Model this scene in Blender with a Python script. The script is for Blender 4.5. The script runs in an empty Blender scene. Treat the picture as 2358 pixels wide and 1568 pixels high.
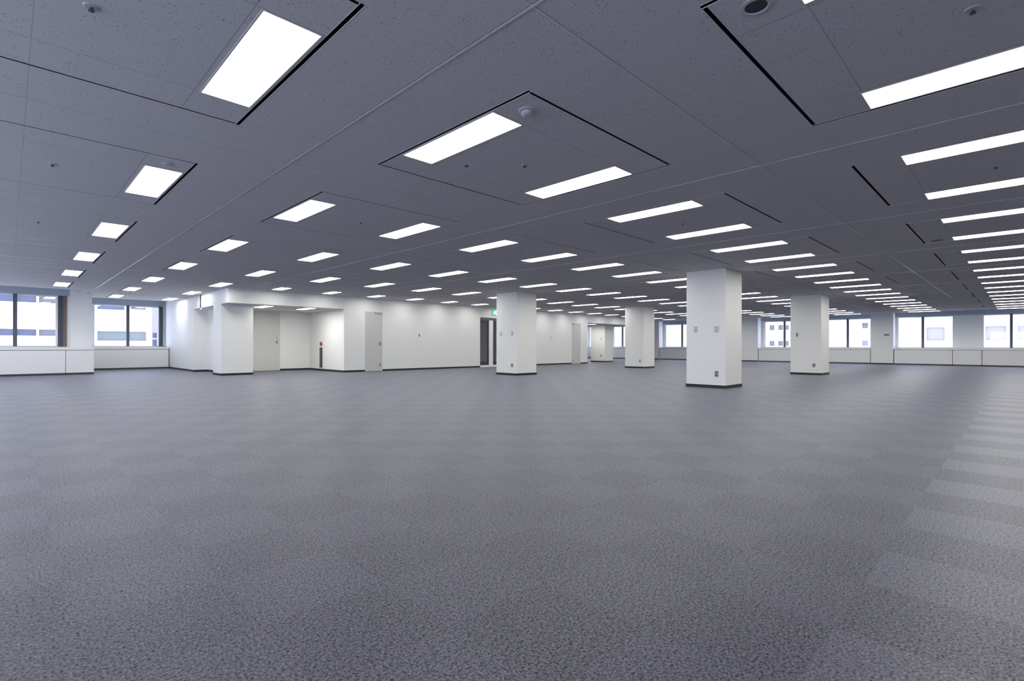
import bpy, math
from mathutils import Matrix, Vector

# world axes: X runs toward the far window wall (right-back), Y toward the left-back window wall
P = 3.6                      # ceiling module
ZC = 2.995                   # ceiling height
scene = bpy.context.scene
COL = scene.collection

# ------------------------------------------------------------------ camera
F_PX, CX, CY, YAW, ROLL = 1168.0, 1188.0, 797.5, 0.7864, 0.0020
CAM_Y, CAM_X, CAM_Z = -0.5537 * P, -0.591 * P, 1.04
cam_data = bpy.data.cameras.new('camera')
cam_data.sensor_fit = 'HORIZONTAL'
cam_data.sensor_width = 36.0
cam_data.lens = F_PX / 2358 * 36.0
cam_data.shift_x = (1179 - CX) / 2358
cam_data.shift_y = (CY - 784) / 2358
cam_data.clip_end = 500
cam = bpy.data.objects.new('camera', cam_data)
COL.objects.link(cam)
fwd = Vector((math.sin(YAW), math.cos(YAW), 0))
rgt = Vector((math.cos(YAW), -math.sin(YAW), 0))
upv = Vector((0, 0, 1))
R_ = (rgt + upv * ROLL).normalized()
U_ = (upv - rgt * ROLL).normalized()
M = Matrix((R_, U_, -fwd)).transposed().to_4x4()
M.translation = Vector((CAM_X, CAM_Y, CAM_Z))
cam.matrix_world = M
scene.camera = cam

# ------------------------------------------------------------------ world, exposure
LAMP = 14.0
SKY = 5.0
w = bpy.data.worlds.new('overcast_sky')
scene.world = w
w.use_nodes = True
nt = w.node_tree
bg = nt.nodes['Background']
bg.inputs[0].default_value = (0.73, 0.77, 1.0, 1)
bg.inputs[1].default_value = SKY
scene.view_settings.view_transform = 'Standard'
scene.view_settings.look = 'None'
scene.view_settings.exposure = 0.0
scene.view_settings.gamma = 1.0
scene.view_settings.use_curve_mapping = False
scene.cycles.use_denoising = True
scene.cycles.max_bounces = 6
scene.cycles.diffuse_bounces = 4
scene.cycles.sample_clamp_indirect = 6.0
scene.cycles.use_light_tree = False


# ------------------------------------------------------------------ materials
def mat(name, col, rough=0.6, metal=0.0, emit=None, strength=0.0, spec=0.5):
    m = bpy.data.materials.new(name)
    m.use_nodes = True
    b = m.node_tree.nodes['Principled BSDF']
    b.inputs['Base Color'].default_value = (*col, 1)
    b.inputs['Roughness'].default_value = rough
    b.inputs['Metallic'].default_value = metal
    b.inputs['Specular IOR Level'].default_value = spec
    if emit:
        b.inputs['Emission Color'].default_value = (*emit, 1)
        b.inputs['Emission Strength'].default_value = strength
    return m


def N(m, kind, **kw):
    n = m.node_tree.nodes.new(kind)
    for k, v in kw.items():
        setattr(n, k, v)
    return n


def mth(m, op, a, b=None, c=None):
    n = m.node_tree.nodes.new('ShaderNodeMath')
    n.operation = op
    for i, x in enumerate((a, b, c)):
        if x is None:
            continue
        if isinstance(x, (int, float)):
            n.inputs[i].default_value = x
        else:
            m.node_tree.links.new(x, n.inputs[i])
    return n.outputs[0]


def mottled(name, col, rough, scale, amount, bump=0.0):
    """paint with a faint irregular tone"""
    m = mat(name, col, rough)
    L = m.node_tree.links
    b = m.node_tree.nodes['Principled BSDF']
    geo = N(m, 'ShaderNodeNewGeometry')
    no = N(m, 'ShaderNodeTexNoise')
    no.inputs['Scale'].default_value = scale
    no.inputs['Detail'].default_value = 3
    L.new(geo.outputs['Position'], no.inputs['Vector'])
    f = mth(m, 'MULTIPLY_ADD', no.outputs['Fac'], amount * 2, 1 - amount)
    mx = N(m, 'ShaderNodeMix', data_type='RGBA', blend_type='MULTIPLY')
    mx.inputs[0].default_value = 1
    mx.inputs[6].default_value = (*col, 1)
    L.new(f, mx.inputs[7])
    L.new(mx.outputs[2], b.inputs['Base Color'])
    if bump:
        bp = N(m, 'ShaderNodeBump')
        bp.inputs['Strength'].default_value = bump
        bp.inputs['Distance'].default_value = 0.002
        L.new(no.outputs['Fac'], bp.inputs['Height'])
        L.new(bp.outputs[0], b.inputs['Normal'])
    return m


WALL = mottled('white_wall_paint', (0.84, 0.84, 0.825), 0.55, 3.0, 0.012)
PANEL = mottled('offwhite_steel_panel', (0.85, 0.845, 0.845), 0.4, 2.0, 0.01)
DOORM = mottled('grey_door_steel', (0.60, 0.60, 0.585), 0.45, 2.0, 0.01)
BASE = mat('black_vinyl_baseboard', (0.012, 0.012, 0.015), 0.5)
TOE = mat('grey_toe_kick', (0.10, 0.10, 0.12), 0.6)
ALU = mat('brushed_aluminium', (0.62, 0.63, 0.66), 0.35, 0.6)
RAIL = mat('white_enamel_rail', (0.86, 0.86, 0.88), 0.25)
BLACK = mat('black_slot_interior', (0.006, 0.006, 0.008), 0.9)
DARKFRAME = mat('dark_window_frame', (0.06, 0.065, 0.085), 0.45)
BROWNFRAME = mat('brown_window_jamb', (0.17, 0.125, 0.11), 0.5)
WFRAME = mat('white_window_frame', (0.8, 0.8, 0.82), 0.5)
GREYFRAME = mat('grey_window_mullion', (0.10, 0.105, 0.12), 0.5)
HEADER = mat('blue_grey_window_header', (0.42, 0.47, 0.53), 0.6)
PLATE = mat('grey_wall_plate', (0.50, 0.50, 0.50), 0.5)
PLATED = mat('dark_grey_socket', (0.16, 0.16, 0.165), 0.5)
CHROME = mat('satin_steel', (0.35, 0.35, 0.36), 0.3, 0.8)
LAMPM = mat('lamp_diffuser', (0.9, 0.9, 0.9), 0.4, emit=(1.0, 0.995, 0.955), strength=LAMP)
LAMPS = mat('soffit_lamp_diffuser', (0.9, 0.9, 0.9), 0.4, emit=(1.0, 0.98, 0.92), strength=LAMP * 2.2)
LAMPRIM = mat('white_lamp_rim', (0.75, 0.75, 0.76), 0.4)
GREEN = mat('green_exit_sign_face', (0.02, 0.45, 0.2), 0.4, emit=(0.05, 0.8, 0.35), strength=1.3)
WHITELIT = mat('white_exit_sign_face', (0.9, 0.95, 0.9), 0.4, emit=(0.85, 1.0, 0.9), strength=1.6)
RED = mat('dark_red_lamp', (0.22, 0.03, 0.04), 0.4)
CHAR = mat('charcoal_panel', (0.035, 0.04, 0.05), 0.4)
PLASTIC = mat('light_grey_plastic', (0.55, 0.56, 0.6), 0.4)
FACADEF = mottled('pale_distant_facade', (0.36, 0.335, 0.33), 0.7, 0.25, 0.06)
FACADE = mottled('white_facade_tile', (0.80, 0.80, 0.83), 0.7, 0.4, 0.02)
FACADEL = mottled('lavender_facade', (0.30, 0.275, 0.28), 0.7, 0.3, 0.03)
BLUEGLASS = mat('blue_grey_facade_glass', (0.09, 0.108, 0.16), 0.3)
TEALGLASS = mat('pale_teal_facade_glass', (0.15, 0.17, 0.175), 0.3)
DIMGLASS = mat('dim_facade_glass', (0.15, 0.148, 0.16), 0.4)
ASPHALT = mat('grey_street', (0.25, 0.25, 0.26), 0.9)
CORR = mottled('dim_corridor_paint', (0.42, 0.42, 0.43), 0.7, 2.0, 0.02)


def make_glass():
    m = bpy.data.materials.new('window_glass')
    m.use_nodes = True
    t = m.node_tree
    t.nodes.clear()
    o = t.nodes.new('ShaderNodeOutputMaterial')
    mix = t.nodes.new('ShaderNodeMixShader')
    tr = t.nodes.new('ShaderNodeBsdfTransparent')
    tr.inputs[0].default_value = (0.92, 0.95, 0.96, 1)
    gl = t.nodes.new('ShaderNodeBsdfGlossy')
    gl.inputs['Roughness'].default_value = 0.02
    mix.inputs[0].default_value = 0.06
    t.links.new(tr.outputs[0], mix.inputs[1])
    t.links.new(gl.outputs[0], mix.inputs[2])
    t.links.new(mix.outputs[0], o.inputs[0])
    return m


GLASS = make_glass()


def make_tinted():
    m = make_glass()
    m.name = 'tinted_door_glass'
    for n in m.node_tree.nodes:
        if n.type == 'BSDF_TRANSPARENT':
            n.inputs[0].default_value = (0.88, 0.89, 0.9, 1)
        if n.type == 'MIX_SHADER':
            n.inputs[0].default_value = 0.08
    return m


TINT = make_tinted()


def make_carpet():
    m = mat('grey_carpet_tile', (0.2, 0.2, 0.21), 0.46, spec=0.55)
    L = m.node_tree.links
    b = m.node_tree.nodes['Principled BSDF']
    geo = N(m, 'ShaderNodeNewGeometry')
    sep = N(m, 'ShaderNodeSeparateXYZ')
    L.new(geo.outputs['Position'], sep.inputs[0])
    x, y = sep.outputs[0], sep.outputs[1]
    tx = mth(m, 'FLOOR', mth(m, 'DIVIDE', mth(m, 'SUBTRACT', x, 0.04), 0.5))
    ty = mth(m, 'FLOOR', mth(m, 'DIVIDE', y, 0.5))
    # quarter-turned pile in the main field, rows laid in stripes at the right-hand edge
    chk = mth(m, 'FLOORED_MODULO', mth(m, 'ADD', tx, ty), 2.0)
    row = mth(m, 'FLOORED_MODULO', tx, 2.0)
    edge = mth(m, 'LESS_THAN', y, -1.5)
    pat = mth(m, 'ADD', mth(m, 'MULTIPLY', mth(m, 'MULTIPLY', chk, 0.38), mth(m, 'SUBTRACT', 1.0, edge)),
              mth(m, 'MULTIPLY', row, edge))
    wn = N(m, 'ShaderNodeTexWhiteNoise', noise_dimensions='2D')
    cmb = N(m, 'ShaderNodeCombineXYZ')
    L.new(tx, cmb.inputs[0])
    L.new(ty, cmb.inputs[1])
    L.new(cmb.outputs[0], wn.inputs['Vector'])
    tone = mth(m, 'ADD', mth(m, 'MULTIPLY', pat, 0.16), mth(m, 'MULTIPLY', wn.outputs['Value'], 0.04))
    sp = N(m, 'ShaderNodeTexNoise')
    sp.inputs['Scale'].default_value = 105
    sp.inputs['Detail'].default_value = 2.0
    sp.inputs['Roughness'].default_value = 0.65
    L.new(geo.outputs['Position'], sp.inputs['Vector'])
    fl = mth(m, 'MULTIPLY', mth(m, 'SUBTRACT', sp.outputs['Fac'], 0.5), 4.6)
    sp2 = N(m, 'ShaderNodeTexNoise')
    sp2.inputs['Scale'].default_value = 45
    sp2.inputs['Detail'].default_value = 2.0
    L.new(geo.outputs['Position'], sp2.inputs['Vector'])
    fl2 = mth(m, 'MULTIPLY', mth(m, 'SUBTRACT', sp2.outputs['Fac'], 0.5), 1.0)
    f = mth(m, 'MAXIMUM', mth(m, 'ADD', mth(m, 'ADD', mth(m, 'ADD', fl, fl2), 0.93), tone), 0.15)
    # a worn seam where two tiles meet beside the camera
    seam = mth(m, 'MULTIPLY', mth(m, 'LESS_THAN', mth(m, 'ABSOLUTE', mth(m, 'SUBTRACT', x, 0.27)), 0.0022),
               mth(m, 'MULTIPLY', mth(m, 'LESS_THAN', y, -1.93), mth(m, 'GREATER_THAN', y, -2.5)))
    f = mth(m, 'MULTIPLY', f, mth(m, 'SUBTRACT', 1.0, mth(m, 'MULTIPLY', seam, 0.75)))
    mx = N(m, 'ShaderNodeMix', data_type='RGBA', blend_type='MULTIPLY')
    mx.inputs[0].default_value = 1
    mx.inputs[6].default_value = CARPET
    L.new(f, mx.inputs[7])
    L.new(mx.outputs[2], b.inputs['Base Color'])
    L.new(mth(m, 'MULTIPLY', mth(m, 'MULTIPLY_ADD', pat, 0.075, 0.21), f), b.inputs['Sheen Weight'])
    L.new(mth(m, 'MULTIPLY', f, 0.60), b.inputs['Specular IOR Level'])
    b.inputs['Sheen Roughness'].default_value = 0.32
    b.inputs['Sheen Tint'].default_value = (0.93, 0.94, 1, 1)
    bp = N(m, 'ShaderNodeBump')
    bp.inputs['Strength'].default_value = 0.2
    bp.inputs['Distance'].default_value = 0.003
    L.new(sp.outputs['Fac'], bp.inputs['Height'])
    L.new(bp.outputs[0], b.inputs['Normal'])
    return m


CARPET = (0.030, 0.0296, 0.051, 1)
CARPETM = make_carpet()
TILE = (0.745, 0.735, 0.755, 1)


def make_tile():
    m = mat('mineral_ceiling_tile', (0.4, 0.4, 0.4), 0.9, spec=0.2)
    L = m.node_tree.links
    b = m.node_tree.nodes['Principled BSDF']
    geo = N(m, 'ShaderNodeNewGeometry')
    sep = N(m, 'ShaderNodeSeparateXYZ')
    L.new(geo.outputs['Position'], sep.inputs[0])

    def joint(coord, off, half):
        q = mth(m, 'FLOORED_MODULO', mth(m, 'SUBTRACT', coord, off * P - 1.8), P)
        return mth(m, 'LESS_THAN', mth(m, 'ABSOLUTE', mth(m, 'SUBTRACT', q, 1.8)), half)
    x, y = sep.outputs[0], sep.outputs[1]

    def inring(coord):
        q = mth(m, 'FLOORED_MODULO', coord, P)
        return mth(m, 'MULTIPLY', mth(m, 'GREATER_THAN', q, 0.6925), mth(m, 'LESS_THAN', q, P - 0.6925))
    ring = mth(m, 'MULTIPLY', inring(x), inring(y))
    # tile joints: cross-band tiles everywhere, border strips only inside each square
    j = joint(x, 0.4375, 0.0022)
    for off in (0.312, 0.688):
        j = mth(m, 'MAXIMUM', j, mth(m, 'MULTIPLY', ring, joint(x, off, 0.004)))
        j = mth(m, 'MAXIMUM', j, mth(m, 'MULTIPLY', ring, joint(y, off, 0.004)))
    vo = N(m, 'ShaderNodeTexVoronoi')
    vo.inputs['Scale'].default_value = 42
    L.new(geo.outputs['Position'], vo.inputs['Vector'])
    no = N(m, 'ShaderNodeTexNoise')
    no.inputs['Scale'].default_value = 9
    L.new(geo.outputs['Position'], no.inputs['Vector'])
    thr = mth(m, 'MULTIPLY', no.outputs['Fac'], 0.34)
    pin = mth(m, 'LESS_THAN', vo.outputs['Distance'], thr)
    pin = mth(m, 'MULTIPLY', pin, 0.5)
    dark = mth(m, 'MAXIMUM', mth(m, 'MULTIPLY', j, 0.3), pin)
    f = mth(m, 'SUBTRACT', 1.0, dark)
    mx = N(m, 'ShaderNodeMix', data_type='RGBA', blend_type='MULTIPLY')
    mx.inputs[0].default_value = 1
    mx.inputs[6].default_value = TILE
    L.new(f, mx.inputs[7])
    L.new(mx.outputs[2], b.inputs['Base Color'])
    return m


TILEM = make_tile()


# ------------------------------------------------------------------ mesh helpers
class MB:
    """collects faces with material slots and links them as one mesh object"""
    def __init__(self):
        self.v, self.f, self.mi, self.mats = [], [], [], []

    def slot(self, m):
        if m not in self.mats:
            self.mats.append(m)
        return self.mats.index(m)

    def face(self, pts, m):
        n = len(self.v)
        self.v += [tuple(p) for p in pts]
        self.f.append(tuple(range(n, n + len(pts))))
        self.mi.append(self.slot(m))
        return self

    def box(self, x0, x1, y0, y1, z0, z1, m):
        n = len(self.v)
        self.v += [(x, y, z) for z in (z0, z1) for y in (y0, y1) for x in (x0, x1)]
        for q in ((0, 2, 3, 1), (4, 5, 7, 6), (0, 1, 5, 4), (1, 3, 7, 5), (3, 2, 6, 7), (2, 0, 4, 6)):
            self.f.append(tuple(n + i for i in q))
            self.mi.append(self.slot(m))
        return self

    def lathe(self, c, prof, m, seg=28):
        """profile [(r, z)] spun around the vertical through c"""
        n = len(self.v)
        for r, z in prof:
            for k in range(seg):
                a = 2 * math.pi * k / seg
                self.v.append((c[0] + r * math.cos(a), c[1] + r * math.sin(a), c[2] + z))
        for i in range(len(prof) - 1):
            for k in range(seg):
                a, b = n + i * seg + k, n + i * seg + (k + 1) % seg
                self.f.append((a, b, b + seg, a + seg))
                self.mi.append(self.slot(m))
        return self

    def build(self, name, parent=None, bevel=0.0):
        me = bpy.data.meshes.new(name)
        me.from_pydata(self.v, [], self.f)
        for m in self.mats:
            me.materials.append(m)
        for p, i in zip(me.polygons, self.mi):
            p.material_index = i
        me.update()
        o = bpy.data.objects.new(name, me)
        COL.objects.link(o)
        if parent:
            o.parent = parent
        if bevel:
            b = o.modifiers.new('bevel', 'BEVEL')
            b.width = bevel
            b.segments = 2
            b.limit_method = 'ANGLE'
        return o


def bx(name, b, m, parent=None, bevel=0.0):
    return MB().box(*b, m).build(name, parent, bevel)


def struct(o):
    o['kind'] = 'structure'
    return o


def tag(o, label, cat, group=None):
    o['label'] = label
    o['category'] = cat
    if group:
        o['group'] = group
    return o


def thing(name, loc, label, cat, group=None):
    o = bpy.data.objects.new(name, None)
    o.location = loc
    o.empty_display_size = 0.1
    COL.objects.link(o)
    return tag(o, label, cat, group)


def dup(root, loc, label):
    r = root.copy()
    COL.objects.link(r)
    r.location = loc
    r['label'] = label
    for ch in list(root.children):
        c = ch.copy()
        COL.objects.link(c)
        c.parent = r
    return r


ORD = ['first', 'second', 'third', 'fourth', 'fifth', 'sixth', 'seventh', 'eighth', 'ninth', 'tenth', 'eleventh',
       'twelfth', 'thirteenth', 'fourteenth', 'fifteenth', 'sixteenth', 'seventeenth', 'eighteenth', 'nineteenth',
       'twentieth', 'twenty-first', 'twenty-second', 'twenty-third', 'twenty-fourth']


def wall_cells(mb, axis, p0, p1, a0, a1, z0, z1, holes, m):
    """wall slab between planes p0..p1 (axis 'x' or 'y' = its normal), cut by rectangular holes (a0,a1,z0,z1)"""
    A = sorted({a0, a1} | {h[i] for h in holes for i in (0, 1) if a0 < h[i] < a1})
    Z = sorted({z0, z1} | {h[i] for h in holes for i in (2, 3) if z0 < h[i] < z1})
    for i in range(len(A) - 1):
        k = 0
        while k < len(Z) - 1:
            am, zm = (A[i] + A[i + 1]) / 2, (Z[k] + Z[k + 1]) / 2
            if any(h[0] < am < h[1] and h[2] < zm < h[3] for h in holes):
                k += 1
                continue
            e = k + 1
            while e < len(Z) - 1 and not any(h[0] < am < h[1] and h[2] < (Z[e] + Z[e + 1]) / 2 < h[3] for h in holes):
                e += 1
            if axis == 'x':
                mb.box(p0, p1, A[i], A[i + 1], Z[k], Z[e], m)
            else:
                mb.box(A[i], A[i + 1], p0, p1, Z[k], Z[e], m)
            k = e
    return mb


# ------------------------------------------------------------------ plan
XN, XF = -5.6, 36.1            # near side window wall, far window wall (inner glass plane)
YN, YL, YL2 = -9.0, 23.0, 26.6  # near wall, left window wall, its set-back part
YC = 16.95                     # front of the core wall
WT, WB = 2.86, 1.0             # window head and sill

# floor
fb = MB()
fb.box(XN - .3, XF + .3, YN - .3, YL2 + .3, -0.2, 0.0, CARPETM)
struct(fb.build('floor'))

# ceiling: tile field with openings for the slots and lamps
S0, S1 = 0.6775, 0.7095        # air slot of each square (32 mm)
LU0, LU1 = 1.127, 2.497        # lamp along Y inside a module
LSHORT = 2.05
LA0, LA1 = 0.722, 1.087        # first lamp across X
LB0, LB1 = 2.513, 2.878        # second lamp across X
EDGE_L1, EDGE_L2, EDGE_F = 21.55, 24.7, 33.6
XSTEP = -0.28
C0, C1 = 3.12, 23.1            # the core between these X


def lamp_span(i, j):
    """(y0, y1) of the lamps of module (i along Y, j along X) or None"""
    y0 = i * P + LU0
    if i == 4 and 1 <= j <= 8:
        return (y0, i * P + LSHORT)
    return (y0, i * P + LU1)


modules = []
for j in range(-2, 10):
    for i in range(-2, 7):
        if j == 9 and (i > 3 and i != 6 or i < -1):
            continue
        if i == 6 and j < 0:
            continue
        if i >= 5 and 1 <= j <= 6:
            continue
        if i == 5 and j >= 7:
            continue
        modules.append((i, j))
modset = set(modules)
# the lamps the core cuts off in the module row j = 0 stay whole: x < 3.12


def in_any(q, spans):
    return any(a < q < b for a, b in spans)


ys, xs = {YN, EDGE_L1, EDGE_L2, YC, 20.35}, {XN, EDGE_F, XSTEP, C0, C1, 30.0}
for i in range(-3, 8):
    for t in (S0, S1, P - S1, P - S0, LU0, LU1, LSHORT):
        ys.add(i * P + t)
for j in range(-3, 10):
    for t in (S0, S1, P - S1, P - S0, LA0, LA1, LB0, LB1):
        xs.add(j * P + t)
ys = sorted(y for y in ys if YN <= y <= EDGE_L2)
xs = sorted(x for x in xs if XN <= x <= EDGE_F)
cb = MB()
for a in range(len(xs) - 1):
    run = None
    for b in range(len(ys)):
        keep = False
        if b < len(ys) - 1:
            xm, ym = (xs[a] + xs[a + 1]) / 2, (ys[b] + ys[b + 1]) / 2
            keep = True
            if xm < XSTEP and ym > EDGE_L1:
                keep = False
            if C0 < xm < C1 and ym > YC:
                keep = False
            j, i = math.floor(xm / P), math.floor(ym / P)
            if (i, j) in modset:
                lx, ly = xm - j * P, ym - i * P
                sx, sy = min(lx, P - lx), min(ly, P - ly)
                if j not in (-2, 9) and S0 < min(sx, sy) < S1 and max(sx, sy) > S0 and sx > S0 and sy > S0:
                    if not (i == 4 and 1 <= j <= 8 and ly > YC - i * P - 0.3):
                        keep = False
                y0, y1 = lamp_span(i, j)
                if (LA0 < lx < LA1 or LB0 < lx < LB1) and y0 < ym < y1:
                    keep = False
        if keep and run is None:
            run = ys[b]
        if not keep and run is not None:
            cb.face([(xs[a], run, ZC), (xs[a], ys[b], ZC), (xs[a + 1], ys[b], ZC), (xs[a + 1], run, ZC)], TILEM)
            run = None
# slab above and the raised edge of the field along the windows
cb.box(XN - .3, XF + .3, YN - .3, YL2 + .3, 3.4, 3.6, HEADER)
cb.box(XN, XSTEP, EDGE_L1, EDGE_L1 + .03, ZC, 3.4, HEADER)
cb.box(XSTEP - .03, XSTEP, EDGE_L1 + .03, EDGE_L2, ZC, 3.4, HEADER)
cb.box(XSTEP, EDGE_F, EDGE_L2, EDGE_L2 + .03, ZC, 3.4, HEADER)
cb.box(EDGE_F, EDGE_F + .03, YN, EDGE_L2 + .03, ZC, 3.4, HEADER)
ceiling = struct(cb.build('ceiling'))

# air slots of every square: black channel with thin aluminium lips
for i, j in modules:
    if j in (-2, 9):
        continue
    y1 = P - S0
    if i == 4 and 1 <= j <= 8:
        y1 = YC - i * P - 0.3
    mb = MB()
    X, Y = j * P, i * P
    segs = [(S0, S1, S0, y1), (P - S1, P - S0, S0, y1), (S1, P - S1, S0, S1)]
    if y1 == P - S0:
        segs.append((S1, P - S1, P - S1, P - S0))
    for k, (a, b, c, d) in enumerate(segs):
        mb.box(X + a, X + b, Y + c, Y + d, ZC + .03, ZC + .04, BLACK)
        if k < 2:
            for q in (a, b):
                mb.box(X + q - .0015, X + q + .0015, Y + c, Y + d, ZC + .003, ZC + .035, BLACK)
                mb.box(X + q - .0015, X + q + .0015, Y + c, Y + d, ZC - .001, ZC + .003, RAIL)
        else:
            for q in (c, d):
                mb.box(X + a, X + b, Y + q - .0015, Y + q + .0015, ZC + .003, ZC + .035, BLACK)
                mb.box(X + a, X + b, Y + q - .0015, Y + q + .0015, ZC - .001, ZC + .003, RAIL)
    for q in (S0, y1):
        for a, b in ((S0, S1), (P - S1, P - S0)):
            mb.box(X + a, X + b, Y + q - .0015, Y + q + .0015, ZC + .003, ZC + .035, BLACK)
    mb.build('air_slot', ceiling)

# module rails
for j in range(-1, 10):
    x = j * P
    y1 = YC if C0 < x < C1 else (EDGE_L2 if x > XSTEP else EDGE_L1)
    MB().box(x - .009, x + .009, YN, y1, ZC - .004, ZC + .001, RAIL) \
        .box(x - .013, x + .013, YN, y1, ZC - .0006, ZC + .001, BLACK).build('ceiling_rail', ceiling)
for i in range(-1, 7):
    y = i * P
    mb = MB()
    for xa, xb in ([(XN, EDGE_F)] if y < YC else [(XSTEP if y > EDGE_L1 else XN, C0), (C1, EDGE_F)]):
        mb.box(xa, xb, y - .006, y + .006, ZC - .003, ZC + .001, RAIL)
        mb.box(xa, xb, y - .008, y + .008, ZC - .0006, ZC + .001, BLACK)
    mb.build('ceiling_rail', ceiling)


# ------------------------------------------------------------------ walls
win_n = [0]
door_n = [0]


def window(axis, plane, a0, a1, mull, side, z0=WB, z1=WT, mat_m=GREYFRAME, mw=0.055, jamb=None):
    """a two-light window in the opening a0..a1 of the wall with normal `axis`; side = +1 outside is at larger coord"""
    win_n[0] += 1
    c = (plane, (a0 + a1) / 2, z0) if axis == 'x' else ((a0 + a1) / 2, plane, z0)
    o = bpy.data.objects.new('window_%d' % win_n[0], None)
    o.location = c
    COL.objects.link(o)
    struct(o)

    def B(mb, p0, p1, b0, b1, za, zb, m):
        p0, p1 = sorted((p0 * side, p1 * side))
        if axis == 'x':
            return mb.box(p0, p1, b0 - c[1], b1 - c[1], za - z0, zb - z0, m)
        return mb.box(b0 - c[0], b1 - c[0], p0, p1, za - z0, zb - z0, m)
    f = MB()
    fw = 0.05
    B(f, .05, .13, a0, a0 + fw, z0, z1, WFRAME)
    B(f, .05, .13, a1 - fw, a1, z0, z1, WFRAME)
    B(f, .05, .13, a0 + fw, a1 - fw, z1 - fw, z1, WFRAME)
    B(f, .05, .13, a0 + fw, a1 - fw, z0, z0 + .03, WFRAME)
    f.build('frame', o)
    g = MB()
    B(g, .03, .15, mull - mw, mull + mw, z0 + .01, z1, mat_m)
    g.build('mullion', o)
    for b0, b1 in ((a0 + fw, mull - mw), (mull + mw, a1 - fw)):
        p = MB()
        B(p, .085, .093, b0, b1, z0 + .03, z1 - fw, GLASS)
        p.build('pane', o)
    if jamb:
        p = MB()
        B(p, -.02, .1, jamb[0], jamb[1], z0, z1, DARKFRAME)
        if jamb[2] > jamb[1]:
            B(p, -.03, .1, jamb[1], jamb[2], z0, z1, BROWNFRAME)
        p.build('jamb', o)
    s = MB()
    B(s, -.02, .05, a0, a1, z0 - .02, z0, PANEL)
    s.build('sill', o)
    return o


# left window wall (front part) and its set-back part
lw = MB()
LWIN = [(-5.5, -4.45), (-3.37, -0.84)]
wall_cells(lw, 'y', YL, YL + .25, XN - .3, 0.13, 0, WT, [(a, b, WB, WT) for a, b in LWIN], WALL)
lw.box(XN - .3, 0.13, YL, YL + .25, WT, 3.4, HEADER)
lw.box(0.0, 0.13, YL + .25, YL2, 0, 3.4, WALL)
struct(lw.build('wall_left'))
struct(MB().box(-0.5, 0.12, YL - .1, YL, 0, 3.4, WALL).build('trim_1'))     # pier beside the step
lw2 = MB()
SW = (0.5, 3.02)
FW = [(31.0, 33.2), (33.75, 35.9)]
wall_cells(lw2, 'y', YL2, YL2 + .25, 0.13, XF + .3, 0, WT, [(SW[0], SW[1], WB, WT)] + [(a, b, WB, WT) for a, b in FW], WALL)
lw2.box(0.13, XF + .3, YL2, YL2 + .25, WT, 3.4, HEADER)
struct(lw2.build('wall_left_recess'))
window('y', YL, LWIN[0][0], LWIN[0][1], -5.0, 1)
window('y', YL, LWIN[1][0], LWIN[1][1], -1.945, 1, jamb=(-0.83, -0.69, -0.585))
window('y', YL2, SW[0], SW[1], 1.715, 1, jamb=(2.87, 3.02, 3.0))
struct(MB().box(3.02, C0, YL2 - .12, YL2, 1.0, WT + .2, HEADER).build('trim_8'))  # wall strip beside the window, shade of its unlit side put into the grey-blue
window('y', YL2, FW[0][0], FW[0][1], 32.1, 1)
window('y', YL2, FW[1][0], FW[1][1], 34.8, 1)

# far window wall with piers
fw = MB()
PIERS = [(-4.28, -3.18), (3.48, 4.6), (11.26, 12.38), (18.98, 20.1)]
bays = [(-9.0, -4.28), (-3.18, 3.48), (4.6, 11.26), (12.38, 18.98), (20.1, 26.6)]
FWIN = [(-8.9, -7.9), (-6.8, -4.4), (-3.05, -0.44), (0.78, 3.38), (4.7, 7.25), (8.5, 11.05), (12.5, 15.05), (16.2, 18.8),
        (21.2, 23.85), (24.4, 26.5)]
wall_cells(fw, 'x', XF, XF + .25, YN - .3, YL2 + .3, 0, WT, [(a, b, WB, WT) for a, b in FWIN], WALL)
fw.box(XF, XF + .25, YN - .3, YL2 + .3, WT, 3.4, HEADER)
struct(fw.build('wall_far'))
MULL = [-8.4, -5.6, -1.58, 2.17, 5.97, 9.74, 13.8, 17.35, 22.95, 25.5]
for (a, b), m_ in zip(FWIN, MULL):
    window('x', XF, a, b, m_, 1)
for k, (a, b) in enumerate(PIERS):
    o = MB().box(35.4, XF, a, b, 0, 3.4, WALL).build('trim_%d' % (k + 2))
    struct(o)
    MB().box(35.385, 35.4, a, b, 0, .075, BASE).build('baseboard', o)

# near side wall with windows (left of the frame) and near wall
nw = MB()
NWIN = [(-6.5 + 3.7 * k, -6.5 + 3.7 * k + 3.45) for k in range(8)]
wall_cells(nw, 'x', XN - .25, XN, YN - .3, YL, 0, WT, [(a, b, WB, WT) for a, b in NWIN], WALL)
nw.box(XN - .25, XN, YN - .3, YL, WT, 3.4, HEADER)
struct(nw.build('wall_near'))
for a, b in NWIN:
    window('x', XN, a, b, (a + b) / 2, -1)
struct(MB().box(XN - .25, XF + .25, YN - .25, YN, 0, 3.4, WALL).build('wall_right'))

# core
ALC = (4.16, 7.25, 20.2)
D2 = (8.15, 8.95)
GD = (14.35, 16.35)
D3 = (21.54, 22.38)
core = MB()
wall_cells(core, 'y', YC, YC + .15, 7.25, C1, 0, 3.05,
           [(D2[0], D2[1], 0, 2.46), (GD[0], GD[1], 0.0, 2.47), (D3[0], D3[1], 0, 2.44)], WALL)
core.box(7.25, 7.4, YC + .15, 20.35, 0, 3.05, WALL)
D1 = (4.95, 6.0)
wall_cells(core, 'y', 20.2, 20.35, 4.16, 7.25, 0, 2.5, [(D1[0], D1[1], 0, 2.44)], WALL)
core.box(C1 - .15, C1, YC + .15, YL2, 0, 3.4, WALL)
core.box(C0, 7.4, 20.35, 20.5, 2.44, 3.05, WALL)
struct(core.build('wall_core'))
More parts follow.
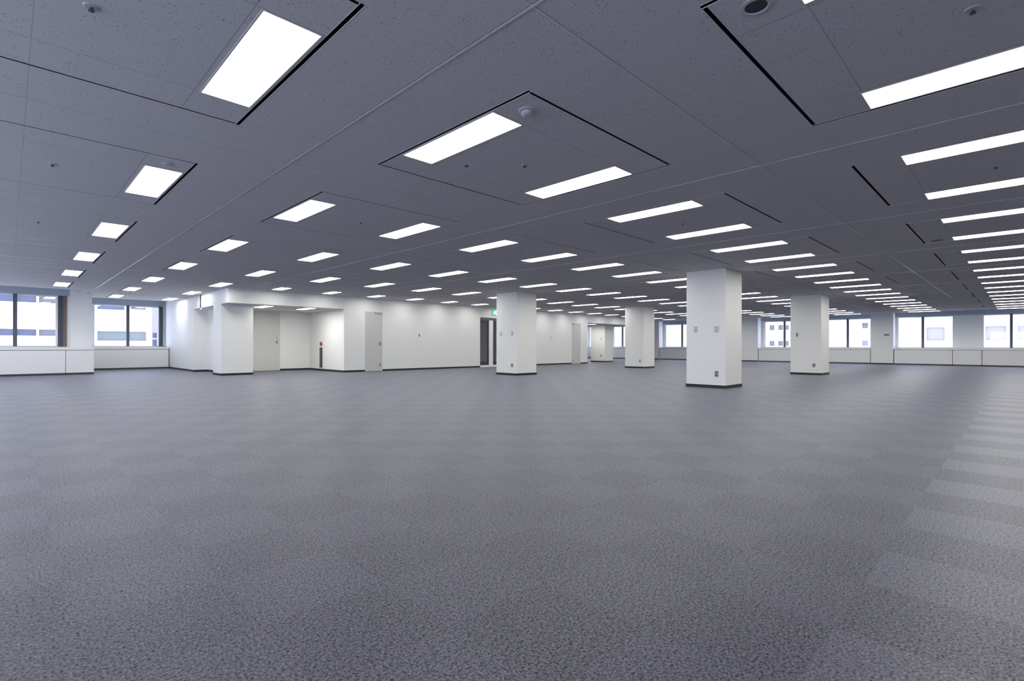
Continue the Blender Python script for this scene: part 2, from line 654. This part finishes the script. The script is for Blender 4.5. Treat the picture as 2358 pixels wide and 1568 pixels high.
# left flank of the core: wall, niche, side of the alcove
fl = MB()
fl.box(C0, 3.75, 21.4, YL2, 0, 3.4, WALL)
fl.box(3.6, 4.16, 18.7, 21.4, 0, 2.5, WALL)
struct(fl.build('wall_core_flank'))
struct(MB().box(C0, 7.25, YC, 20.2, 2.5, 3.05, WALL).box(C0, 3.75, 20.2, 21.4, 2.5, 3.05, WALL).build('trim_6'))
struct(MB().box(C1, 30.0, YC, 20.35, 2.5, 3.05, WALL).build('trim_7'))
struct(MB().box(C0, C1, YC + .15, YL2, 3.1, 3.4, HEADER).build('ceiling_core'))

# dim corridor behind the glazed door
cr = MB()
cr.box(GD[0] - .3, GD[0] - .2, YC + .15, 18.6, 0, 2.6, CORR)
cr.box(GD[1] + .6, GD[1] + .7, YC + .15, 18.6, 0, 2.6, CORR)
cr.box(GD[0] - .3, GD[1] + .7, 18.6, 18.7, 0, 2.6, CORR)
cr.box(GD[0] - .3, GD[1] + .7, YC + .15, 18.7, 2.6, 2.7, CORR)
struct(cr.build('wall_corridor'))

# baseboards
bb = .075
e = .012
for name, parts in {
    'baseboard_core': [(7.25, D2[0], YC - e, YC), (D2[1], GD[0], YC - e, YC), (GD[1], D3[0], YC - e, YC),
                       (D3[1], C1, YC - e, YC)],
    'baseboard_alcove': [(D1[1], 7.25, 20.2 - e, 20.2), (7.25 - e, 7.25, YC, 20.2 - e), (4.16, D1[0], 20.2 - e, 20.2)],
    'baseboard_flank': [(C0 - e, C0, 21.4, 25.7), (C0, 3.6, 21.4 - e, 21.4), (3.6 - e, 3.6, 18.7, 21.4 - e)],
    'baseboard_far': [(XF - e, XF, 30, 30.01)],
}.items():
    if name == 'baseboard_far':
        continue
    mb = MB()
    for q in parts:
        mb.box(*q, 0, bb, BASE)
    struct(mb.build(name))


# ------------------------------------------------------------------ doors
def door(a0, a1, y, h, labelled=True, hinge=None):
    door_n[0] += 1
    o = MB().box(a0 + .004, a1 - .004, y + .01, y + .05, 0.012, h - .01, DOORM).build('door_%d' % door_n[0])
    struct(o)
    f = MB()
    f.box(a0, a0 + .004, y - .004, y + .06, 0, h, PANEL)
    f.box(a1 - .004, a1, y - .004, y + .06, 0, h, PANEL)
    f.box(a0, a1, y - .004, y + .06, h - .01, h, PANEL)
    f.build('frame', o)
    return o


d = door(*D1, 20.2, 2.44)
# lever handle and lock of the alcove door
m_ = MB()
m_.box(5.85, 5.91, 20.195, 20.21, 1.13, 1.27, CHROME)
m_.box(5.80, 5.90, 20.15, 20.165, 1.19, 1.215, CHROME)
m_.box(5.875, 5.895, 20.15, 20.2, 1.19, 1.215, CHROME)
m_.build('handle', d)
MB().box(5.86, 5.90, 20.19, 20.21, 1.37, 1.41, CHROME).build('lock', d)
d = door(*D2, YC, 2.46)
MB().box(8.81, 8.86, YC - .035, YC + .012, 1.08, 1.22, CHROME).build('handle', d)
MB().box(8.82, 8.87, YC - .02, YC + .012, 0.2, 0.32, CHROME).build('hinge', d)
MB().box(8.6, 8.9, YC - .03, YC + .012, 2.39, 2.43, PLATE).build('closer', d)
d = door(*D3, YC, 2.44)
MB().box(21.62, 21.67, YC - .02, YC + .012, 0.16, 0.26, CHROME).build('hinge', d)
MB().box(21.6, 21.85, YC - .03, YC + .012, 2.37, 2.41, PLATE).build('closer', d)

# glazed double door
door_n[0] += 1
gd = bpy.data.objects.new('door_%d' % door_n[0], None)
gd.location = ((GD[0] + GD[1]) / 2, YC + .06, 0)
COL.objects.link(gd)
struct(gd)
ox, oy = gd.location.x, gd.location.y


def G(mb, x0, x1, y0, y1, z0, z1, m):
    return mb.box(x0 - ox, x1 - ox, y0 - oy, y1 - oy, z0, z1, m)


f = MB()
G(f, GD[0], GD[0] + .03, YC + .03, YC + .1, 0, 2.47, ALU)
G(f, GD[1] - .03, GD[1], YC + .03, YC + .1, 0, 2.47, ALU)
G(f, GD[0], GD[1], YC + .03, YC + .1, 2.34, 2.47, GREYFRAME)
G(f, GD[0], GD[1], YC - .01, YC + .1, 0, .1, PANEL)
f.build('frame', gd)
f = MB()
G(f, 14.97, 15.23, YC + .02, YC + .08, .1, 2.34, PANEL)
f.build('stile', gd)
for a, b in ((14.38, 14.97), (15.23, 16.32)):
    l = MB()
    G(l, a, a + .03, YC + .045, YC + .07, .1, 2.34, CHAR)
    G(l, b - .09, b, YC + .045, YC + .07, .1, 2.34, CHAR)
    G(l, a + .03, b - .09, YC + .045, YC + .07, .1, .24, CHAR)
    G(l, a + .03, b - .09, YC + .045, YC + .07, 2.26, 2.34, CHAR)
    lf = l.build('leaf', gd)
    p = MB()
    G(p, a + .03, b - .09, YC + .055, YC + .061, .24, 2.26, TINT)
    p.build('pane', lf)
h = MB()
G(h, 14.9, 14.96, YC - .005, YC + .045, 1.0, 1.16, CHROME)
h.build('handle', gd)


# ------------------------------------------------------------------ pillars
PL = [
    ('wide white pillar nearest the camera, right of centre', 10.46, 11.49, 3.22, 4.245),
    ('white pillar standing alone at the middle of the room, beside the glazed door', 10.69, 11.74, 10.77, 11.82),
    ('white pillar right of and behind the widest one, in front of the far windows', 19.03, 20.09, 3.24, 4.28),
    ('slim looking distant white pillar left of the widest one', 19.4, 20.42, 10.85, 11.88),
]
for lab, x0, x1, y0, y1 in PL:
    o = MB().box(x0, x1, y0, y1, 0, ZC, WALL).build('pillar', None, 0.006)
    tag(o, lab, 'pillar')
    m = MB()
    for q in ((x0 - e, x1 + e, y0 - e, y0), (x0 - e, x1 + e, y1, y1 + e), (x0 - e, x0, y0, y1), (x1, x1 + e, y0, y1)):
        m.box(*q, 0, bb, BASE)
    m.build('baseboard', o)
for lab, x0, x1, y0, y1 in (
        ('white pillar carrying the lowered soffit at the left corner of the core', 3.12, 4.16, 17.75, 18.7),
        ('brightly lit far pillar under the soffit past the white wall', 26.08, 27.02, 17.75, 18.9)):
    o = MB().box(x0, x1, y0, y1, 0, 2.5, WALL).build('pillar', None, 0.006)
    tag(o, lab, 'pillar')
    m = MB()
    for q in ((x0 - e, x1 + e, y0 - e, y0), (x0 - e, x0, y0, y1), (x1, x1 + e, y0, y1 if x0 > 20 else 18.7)):
        m.box(*q, 0, bb, BASE)
    m.build('baseboard', o)


# wall plates, sockets
def plate_x(x, y, z, label, cat='socket', name='wall_socket', w_=.07, h_=.12, dark=True, group=None):
    """plate on a face whose outward normal is -X"""
    t = thing(name, (x, y, z), label, cat, group)
    MB().box(-.009, 0, -w_ / 2, w_ / 2, -h_ / 2, h_ / 2, PLATE).build('cover_plate', t, .002)
    m = MB()
    if dark:
        m.box(-.012, -.009, -w_ / 2 + .012, w_ / 2 - .012, .008, h_ / 2 - .014, PLATED)
        m.box(-.012, -.009, -w_ / 2 + .012, w_ / 2 - .012, -h_ / 2 + .014, -.008, PLATED)
        m.build('outlet', t)
    else:
        m.box(-.013, -.009, -w_ / 2 + .016, w_ / 2 - .016, -.03, .03, PLASTIC)
        m.build('switch_rocker', t)
    return t


def plate_y(x, y, z, label, cat='socket', name='wall_socket', w_=.07, h_=.12, dark=True, group=None):
    t = plate_x(x, y, z, label, cat, name, w_, h_, dark, group)
    t.rotation_euler.z = math.radians(90)
    return t


SG = 'pale plates at eye height on the pillars'
plate_x(10.46, 3.99, 1.49, 'pale upper wall plate on the widest pillar, nearer its left edge', 'wall plate', 'wall_switch', .09, .15, False, SG)
plate_x(10.46, 3.44, 1.48, 'pale upper wall plate on the widest pillar, straight above its dark socket', 'wall plate', 'wall_switch', .11, .15, False, SG)
plate_x(10.46, 3.44, 0.36, 'dark grey socket low on the widest pillar', w_=.1, h_=.15)
plate_x(10.69, 11.58, 1.49, 'pale switch at the left edge of the pillar beside the glazed door', 'wall plate', 'wall_switch', .09, .15, False, SG)
plate_x(10.69, 10.99, 1.50, 'pale upper wall plate above the low socket of the pillar beside the glazed door', 'wall plate', 'wall_switch', .1, .15, False, SG)
plate_x(10.69, 10.99, 0.36, 'grey socket low on the pillar beside the glazed door', w_=.11, h_=.13)
plate_x(19.03, 4.05, 1.50, 'small dark switch on the pillar in front of the far windows', 'switch', 'wall_switch', .08, .14, True)
plate_x(19.03, 3.48, 0.36, 'dark socket low on the pillar in front of the far windows', w_=.11, h_=.14)
plate_x(19.4, 11.04, 0.35, 'small dark socket low on the slim distant pillar', w_=.08, h_=.15)
plate_x(26.08, 18.06, 1.56, 'small switch on the brightly lit far pillar', 'switch', 'wall_switch', .1, .16, False)
plate_x(26.08, 18.06, .42, 'small dark socket low on the brightly lit far pillar', w_=.1, h_=.14)
plate_x(35.4, 3.8, 1.78, 'wide dark plate on the far pier between the right-hand windows', 'wall plate', 'wall_switch', .26, .12, True)
plate_y(10.78, YC, 1.52, 'small grey thermostat on the long white wall', 'thermostat', 'thermostat', .08, .12, True)
plate_y(19.7, YC, 1.55, 'faint grey plate on the white wall between the middle pillar and the far one', 'wall plate', 'wall_switch', .08, .12, False)

# tall dark recess cover with a red lamp above it on the alcove side wall
t = thing('hydrant_cabinet', (7.25, 19.0, 0), 'tall narrow charcoal panel with red lamp on the bright side wall of the alcove', 'panel')
MB().box(-.03, 0, -.11, .11, .13, .98, CHAR).build('panel', t, .004)
m = MB()
for k in range(16):
    a0, a1 = 2 * math.pi * k / 16, 2 * math.pi * (k + 1) / 16
    r = .075
    m.face([(-.04, 0, 1.13), (-.04, r * math.cos(a1), 1.13 + r * math.sin(a1)), (-.04, r * math.cos(a0), 1.13 + r * math.sin(a0))], RED)
    m.face([(-.04, r * math.cos(a0), 1.13 + r * math.sin(a0)), (-.04, r * math.cos(a1), 1.13 + r * math.sin(a1)),
            (0, 1.3 * r * math.cos(a1), 1.13 + 1.3 * r * math.sin(a1)), (0, 1.3 * r * math.cos(a0), 1.13 + 1.3 * r * math.sin(a0))], RED)
m.build('lamp', t)

# exit sign over the glazed door
t = thing('exit_sign', (15.34, YC, 2.74), 'lit green exit sign above the glazed door', 'sign')
MB().box(-.2, .2, -.06, 0, -.13, .13, LAMPRIM).build('housing', t, .004)
MB().box(-.19, .19, -.066, -.06, -.12, .12, GREEN).build('sign_face', t)
m = MB()
q = -.069
# doorway and running figure, arrow
m.box(-.02, .10, q, -.066, -.10, .10, WHITELIT)
m.face([(-.16, q, 0), (-.10, q, -.05), (-.10, q, .05)], WHITELIT)
m.box(-.10, -.045, q, -.066, -.015, .015, WHITELIT)
m.build('pictogram', t)
m = MB()
q = -.072
m.lathe((0.045, 0, 0), [], GREEN) if False else None
for seg in (((.05, .07), (.03, .05), .028), ((.045, .05), (.04, -.01), .03), ((.04, .03), (.0, .0), .012), ((.045, .035), (.085, .01), .012),
            ((.042, -.01), (.005, -.06), .016), ((.042, -.01), (.08, -.04), .016), ((.08, -.04), (.085, -.09), .014)):
    (ax, az), (bx_, bz), ww = seg
    dx, dz = bx_ - ax, bz - az
    ln = math.hypot(dx, dz)
    nx, nz = -dz / ln * ww / 2, dx / ln * ww / 2
    m.face([(ax + nx, q, az + nz), (bx_ + nx, q, bz + nz), (bx_ - nx, q, bz - nz), (ax - nx, q, az - nz)], GREEN)
m.build('running_figure', t)


# ------------------------------------------------------------------ perimeter cabinets
def cabinet_y(x0, x1, y, depth, label, wall_side=1):
    """unit against a wall with normal Y, front at y"""
    t = thing('window_cabinet', ((x0 + x1) / 2, y, 0), label, 'cabinet', None)
    hx = (x1 - x0) / 2 - .006
    MB().box(-hx, hx, .0, depth, .07, .865, PANEL).build('body', t, .004)
    MB().box(-hx, hx, .05, depth, 0, .07, TOE).build('plinth', t)
    return t


def cabinet_x(y0, y1, x, depth, label):
    t = thing('window_cabinet', (x, (y0 + y1) / 2, 0), label, 'cabinet', None)
    hy = (y1 - y0) / 2 - .012
    MB().box(0, depth, -hy, hy, .07, .865, PANEL).build('body', t, .004)
    MB().box(.05, depth, -hy, hy, 0, .07, TOE).build('plinth', t)
    return t


def counter(b, label):
    o = MB().box(*b, .882, .975, PANEL).box(b[0] + .02, b[1] - .02, b[2] + .02, b[3] - .02, .865, .882, TOE).build('window_counter', None, .003)
    return tag(o, label, 'counter')


YF1, YF2, XF1 = 21.9, 25.7, 35.45
cabinet_y(-5.55, -3.45, YF1, 1.05, 'long white window cabinet at the left, beyond the frame edge')
cabinet_y(-3.45, -.68, YF1, 1.05, 'long white cabinet under the leftmost window')
cabinet_y(-.68, .1, YF1, 1.05, 'short white cabinet at the step of the left window wall, end of its run')
counter((-5.55, .1, YF1, YF1 + 1.05), 'white counter top under the leftmost window')
cabinet_y(.16, 3.09, YF2, .85, 'white cabinet under the second window from the left, set back in the corner')
counter((.16, 3.09, YF2, YF2 + .85), 'white counter top under the second window from the left')
far = [(-3.15, -.44, 'white cabinet under the rightmost far window'),
       (-.44, .78, 'narrow white cabinet under the wall panel between the two right-hand far windows'),
       (.78, 3.45, 'white cabinet under the far window right of the pier with the dark plate'),
       (4.63, 7.35, 'white cabinet under the far window left of the pier with the dark plate'),
       (7.35, 8.45, 'narrow white cabinet behind the pillar in front of the far windows'),
       (8.45, 11.23, 'white cabinet under the far window between the two big pillars'),
       (12.41, 15.1, 'white cabinet hidden behind the widest pillar'),
       (15.1, 18.95, 'white cabinet under the far window left of the widest pillar'),
       (20.13, 23.0, 'white cabinet at the far left window beside the slim distant pillar'),
       (23.0, 26.5, 'white cabinet in the far left corner behind the lit far pillar')]
for y0, y1, lab in far:
    cabinet_x(y0, y1, XF1, .6, lab)
for y0, y1, lab in ((-3.15, 3.45, 'white counter top under the two rightmost far windows'),
                    (4.63, 11.23, 'white counter top in the far bay behind the second big pillar'),
                    (12.41, 18.95, 'white counter top in the far bay behind the widest pillar'),
                    (20.13, 26.5, 'white counter top in the far left bay')):
    counter((XF1, XF1 + .6, y0, y1), lab)

# ------------------------------------------------------------------ ceiling lamps
full = thing('ceiling_light', (0, 0, ZC), 'x', 'ceiling light', 'recessed lamps of the office ceiling')


def lamp_mesh(y0, y1, root, xw=LA1 - LA0):
    hx, hy = xw / 2, (y1 - y0) / 2
    r = .012
    MB().box(-hx, -hx + r, -hy, hy, -.003, .04, LAMPRIM).box(hx - r, hx, -hy, hy, -.003, .04, LAMPRIM) \
        .box(-hx + r, hx - r, -hy, -hy + r, -.003, .04, LAMPRIM)    .box(-hx + r, hx - r, hy - r, hy, -.003, .04, LAMPRIM).box(-hx, hx, -hy, hy, .04, .05, LAMPRIM) \
        .build('rim', root)
    m = MB()
    m.face([(-hx + r, -hy + r, .006), (-hx + r, hy - r, .006), (0, hy - r, .016), (0, -hy + r, .016)], LAMPM)
    m.face([(0, -hy + r, .016), (0, hy - r, .016), (hx - r, hy - r, .006), (hx - r, -hy + r, .006)], LAMPM)
    m.build('diffuser', root)


lamp_mesh(LU0, LU1, full)
short = thing('ceiling_light', (0, 0, ZC), 'x', 'ceiling light', 'recessed lamps of the office ceiling')
lamp_mesh(LU0, LSHORT, short)
used = {id(full): False, id(short): False}
for j in range(-2, 10):
    for ab, (xa, xb) in enumerate(((LA0, LA1), (LB0, LB1))):
        if (j == -2 and ab == 0) or (j == 9 and ab == 1):
            continue
        rowk = j * 2 + ab + 1         # 0 = the row over the left edge with j=-1, b
        idx = 0
        ii = [i for (i, jj) in modules if jj == j]
        first = {-1: 0, 0: 0}.get(j, 0)
        for i in sorted(ii):
            y0, y1 = lamp_span(i, j)
            root = short if (y1 - y0) < 1.2 else full
            if j == -2 or (j == -1 and ab == 0):
                lab = 'lit ceiling lamp past the left edge, %s along the %s row' % (ORD[i + 2], ORD[j * 2 + ab + 4])
            elif i == -2:
                lab = 'lit ceiling lamp past the right edge, in the %s row back' % ORD[rowk]
            elif i == 4 and 1 <= j <= 8:
                lab = 'short lit lamp beside the core, back end of the %s row from the left' % ORD[rowk]
            else:
                n = i + 1 if rowk > 1 else i
                if n < 0:
                    lab = 'lit lamp almost wholly cut off by the top edge, upper right' if rowk == 1 else \
                        'lit ceiling lamp behind the camera in the leftmost row'
                else:
                    lab = 'lit lamp, %s from the front in the %s ceiling row from the left' % (ORD[n], ORD[rowk])
            loc = (j * P + (xa + xb) / 2, (y0 + y1) / 2, ZC)
            if not used[id(root)]:
                used[id(root)] = True
                root.location = loc
                root['label'] = lab
            else:
                dup(root, loc, lab)

# lamps under the lowered soffits
for (x, y, lx, ly, lab) in ((4.58, 17.95, .34, 1.15, 'lamp in the alcove soffit, the left one of two'),
                            (6.12, 17.85, .34, 1.2, 'lamp in the alcove soffit, the right one of two'),
                            (24.9, 18.3, .34, 1.2, 'lamp under the distant soffit beside the lit far pillar')):
    t = thing('soffit_light', (x, y, 2.5), lab, 'ceiling light', 'lamps under the soffits')
    hx, hy = lx / 2, ly / 2
    MB().box(-hx, hx, -hy, -hy + .012, -.012, 0, LAMPRIM).box(-hx, hx, hy - .012, hy, -.012, 0, LAMPRIM) \
        .box(-hx, -hx + .012, -hy, hy, -.012, 0, LAMPRIM).box(hx - .012, hx, -hy, hy, -.012, 0, LAMPRIM).build('rim', t)
    MB().face([(-hx + .012, -hy + .012, -.006), (-hx + .012, hy - .012, -.006), (hx - .012, hy - .012, -.006), (hx - .012, -hy + .012, -.006)], LAMPS).build('diffuser', t)

# ------------------------------------------------------------------ sprinklers, detectors, speakers
sp = thing('sprinkler', (0, 0, ZC), 'x', 'sprinkler', 'small sprinklers at the middle of the ceiling squares')
MB().lathe((0, 0, 0), [(0.0, -.006), (.034, -.005), (.040, 0), (.040, .004)], PLASTIC, 20).build('escutcheon', sp)
MB().lathe((0, 0, 0), [(.0, -.028), (.016, -.026), (.012, -.018), (.007, -.006)], TOE, 14).build('sprinkler_head', sp)
spots = [(0, -1, 'small dark sprinkler in the square left of the big top left lamp'),
         (1, -1, 'small dark sprinkler left of the second lamp from the front in the leftmost row'),
         (2, -1, 'tiny sprinkler left of the third lamp in the leftmost row'),
         (0, 0, 'small sprinkler in the middle of the framed square at the centre'),
         (1, 0, 'small sprinkler in the framed square below left of the central one'),
         (0, 1, 'small sprinkler in the framed square right of the central one'),
         (1, 1, 'small sprinkler in the square straight behind the central one'),
         (-1, 0, 'small dark sprinkler at the top right corner of the photo'),
         (-1, 1, 'tiny sprinkler between the second and third long lamps at the right edge')]
for k, (i, j, lab) in enumerate(spots):
    loc = ((j + .503) * P, (i + .503) * P, ZC)
    if k == 0:
        sp.location = loc
        sp['label'] = lab
    else:
        dup(sp, loc, lab)
t = thing('gas_sensor', (.383 * P, .63 * P, ZC), 'tiny dark round sensor near the left lamp of the central square', 'sensor')
MB().lathe((0, 0, 0), [(0, -.012), (.018, -.011), (.024, 0)], TOE, 16).build('sensor_cap', t)

t = thing('smoke_detector', (.254 * P, .254 * P, ZC), 'round grey smoke detector at the front corner of the central square', 'smoke detector')
MB().lathe((0, 0, 0), [(.075, 0), (.075, -.008), (.066, -.012), (.05, -.014)], PLASTIC).build('detector_base', t)
MB().lathe((0, 0, 0), [(.05, -.014), (.047, -.035), (.03, -.045), (0, -.047)], PLASTIC).build('detector_cap', t)
t = thing('ceiling_speaker', (.2505 * P, -.253 * P, ZC), 'round ceiling fitting with light ring and dark centre at the top right', 'speaker')
MB().lathe((0, 0, 0), [(.085, 0), (.085, -.006), (.066, -.009), (.060, -.003)], PLASTIC, 36).build('ring', t)
MB().lathe((0, 0, 0), [(.060, -.003), (.045, -.0015), (.0, -.001)], CHAR, 36).build('grille', t)
t = thing('smoke_detector', (-.2546 * P, 1.2577 * P, ZC), 'faint round detector just above the second lamp of the leftmost row', 'smoke detector')
MB().lathe((0, 0, 0), [(.05, 0), (.05, -.006), (.035, -.012), (0, -.014)], PLASTIC).build('detector_base', t)
t = thing('ceiling_speaker', (2.752 * P, -.245 * P, ZC), 'dark round ceiling fitting near the right edge, among the long lamps', 'speaker')
MB().lathe((0, 0, 0), [(.085, 0), (.085, -.006), (.07, -.008), (0, -.006)], CHAR, 32).build('grille', t)

# ------------------------------------------------------------------ outside
b = thing('office_building', (-3, 50, -20), 'white tiled building with blue ribbon windows outside the leftmost window', 'building')
W0 = MB()
# facade with real window recesses (coordinates local to the empty)
bands = [(a, c, z0 + 20, z1 + 20) for z0, z1 in ((1.78, 2.24), (4.24, 4.72), (6.8, 7.3), (-.7, -.25)) for a, c in
         [(-16 + 1.16 * k, -16 + 1.16 * k + 1.0) for k in range(17)]]
bands = [(x0 - 0, x1, z0, z1) for x0, x1, z0, z1 in bands]
B0 = [(x + 3, y + 3, z0, z1) for x, y, z0, z1 in
      [(q[0] + .0, q[1], q[2], q[3]) for q in bands]]
hol = []
for z0, z1 in ((-.7, -.2), (1.76, 2.24), (4.23, 4.72), (6.8, 7.3)):
    x = -15.2 + 3 - .36
    for k in range(14):
        hol.append((x + 1.16 * k, x + 1.16 * k + 1.02, z0 + 20, z1 + 20))
hol = [h for h in hol if h[1] < 5.2]
wall_cells(W0, 'y', 0, .4, -14, 5.2, 0, 34, hol, FACADE)
W0.box(-14, 5.2, .4, 10, 0, 34, FACADE)
W0.build('facade', b)
for h in hol:
    if h[0] > -4.5:
        MB().box(h[0], h[1], .25, .3, h[2], h[3], BLUEGLASS if h[1] < 2.9 else DIMGLASS).build('window', b)
b = thing('office_building', (5.5, 50, -20), 'white building with teal window bands outside the second window', 'building')
W0 = MB()
hol = [(-2.6, .6, 21.43, 22.2), (-2.6, -.87, 23.94, 24.6), (-.47, .55, 24.05, 24.27), (-2.6, .6, 18.8, 19.6)]
wall_cells(W0, 'y', 0, .4, -3.0, .95, 0, 34, hol, FACADE)
W0.box(-3.0, .95, .4, 10, 0, 34, FACADE)
W0.build('facade', b)
for h, mm in zip(hol, (TEALGLASS, BLUEGLASS, DIMGLASS, TEALGLASS)):
    MB().box(h[0], h[1], .25, .3, h[2], h[3], mm).build('window', b)
b = thing('office_building', (8.2, 61, -20), 'narrow pale building with dark windows at the right of the second window', 'building')
W0 = MB()
hol = [(-1.35 + .5 * k, -1.0 + .5 * k, z, z + h_) for k in range(4) for z, h_ in ((20.9, .75), (21.85, .5))]
wall_cells(W0, 'y', 0, .4, -1.6, 8, 0, 30, hol, FACADEL)
W0.box(-1.6, 8, .4, 10, 0, 30, FACADE)
W0.build('facade', b)
for h in hol:
    MB().box(h[0], h[1], .25, .3, h[2], h[3], BLUEGLASS).build('window', b)
b = thing('tower_block', (70, -6, -20), 'pale lavender tower outside the rightmost far windows', 'building')
W0 = MB()
hol = [(-14 + 2.4 * k, -14 + 2.4 * k + 1.5, 16.6 + 2.6 * n, 18.0 + 2.6 * n) for k in range(11) for n in range(6)]
wall_cells(W0, 'x', 0, .12, -16, 12.4, 0, 36, hol, FACADEF)
W0.box(.12, 12, -16, 12.4, 0, 36, FACADEL)
W0.build('facade', b)
b = thing('tower_block', (70, 24, -20), 'pale building with small dark windows outside the far windows of the middle bay', 'building')
W0 = MB()
hol = [(y - 24 - .28, y - 24 + .28, z + 20 - .3, z + 20 + .3) for y in (9.95, 11.25, 18.6, 19.9, 20.57, 21.65) for z in (1.5, 3.6, 5.8)]
wall_cells(W0, 'x', 0, .35, -14.8, 22, 0, 36, hol, FACADEF)
W0.box(.35, 3, -14.8, 22, 0, 36, FACADE)
W0.build('facade', b)
for h in hol:
    MB().box(.2, .25, h[0], h[1], h[2], h[3], DIMGLASS).build('window', b)
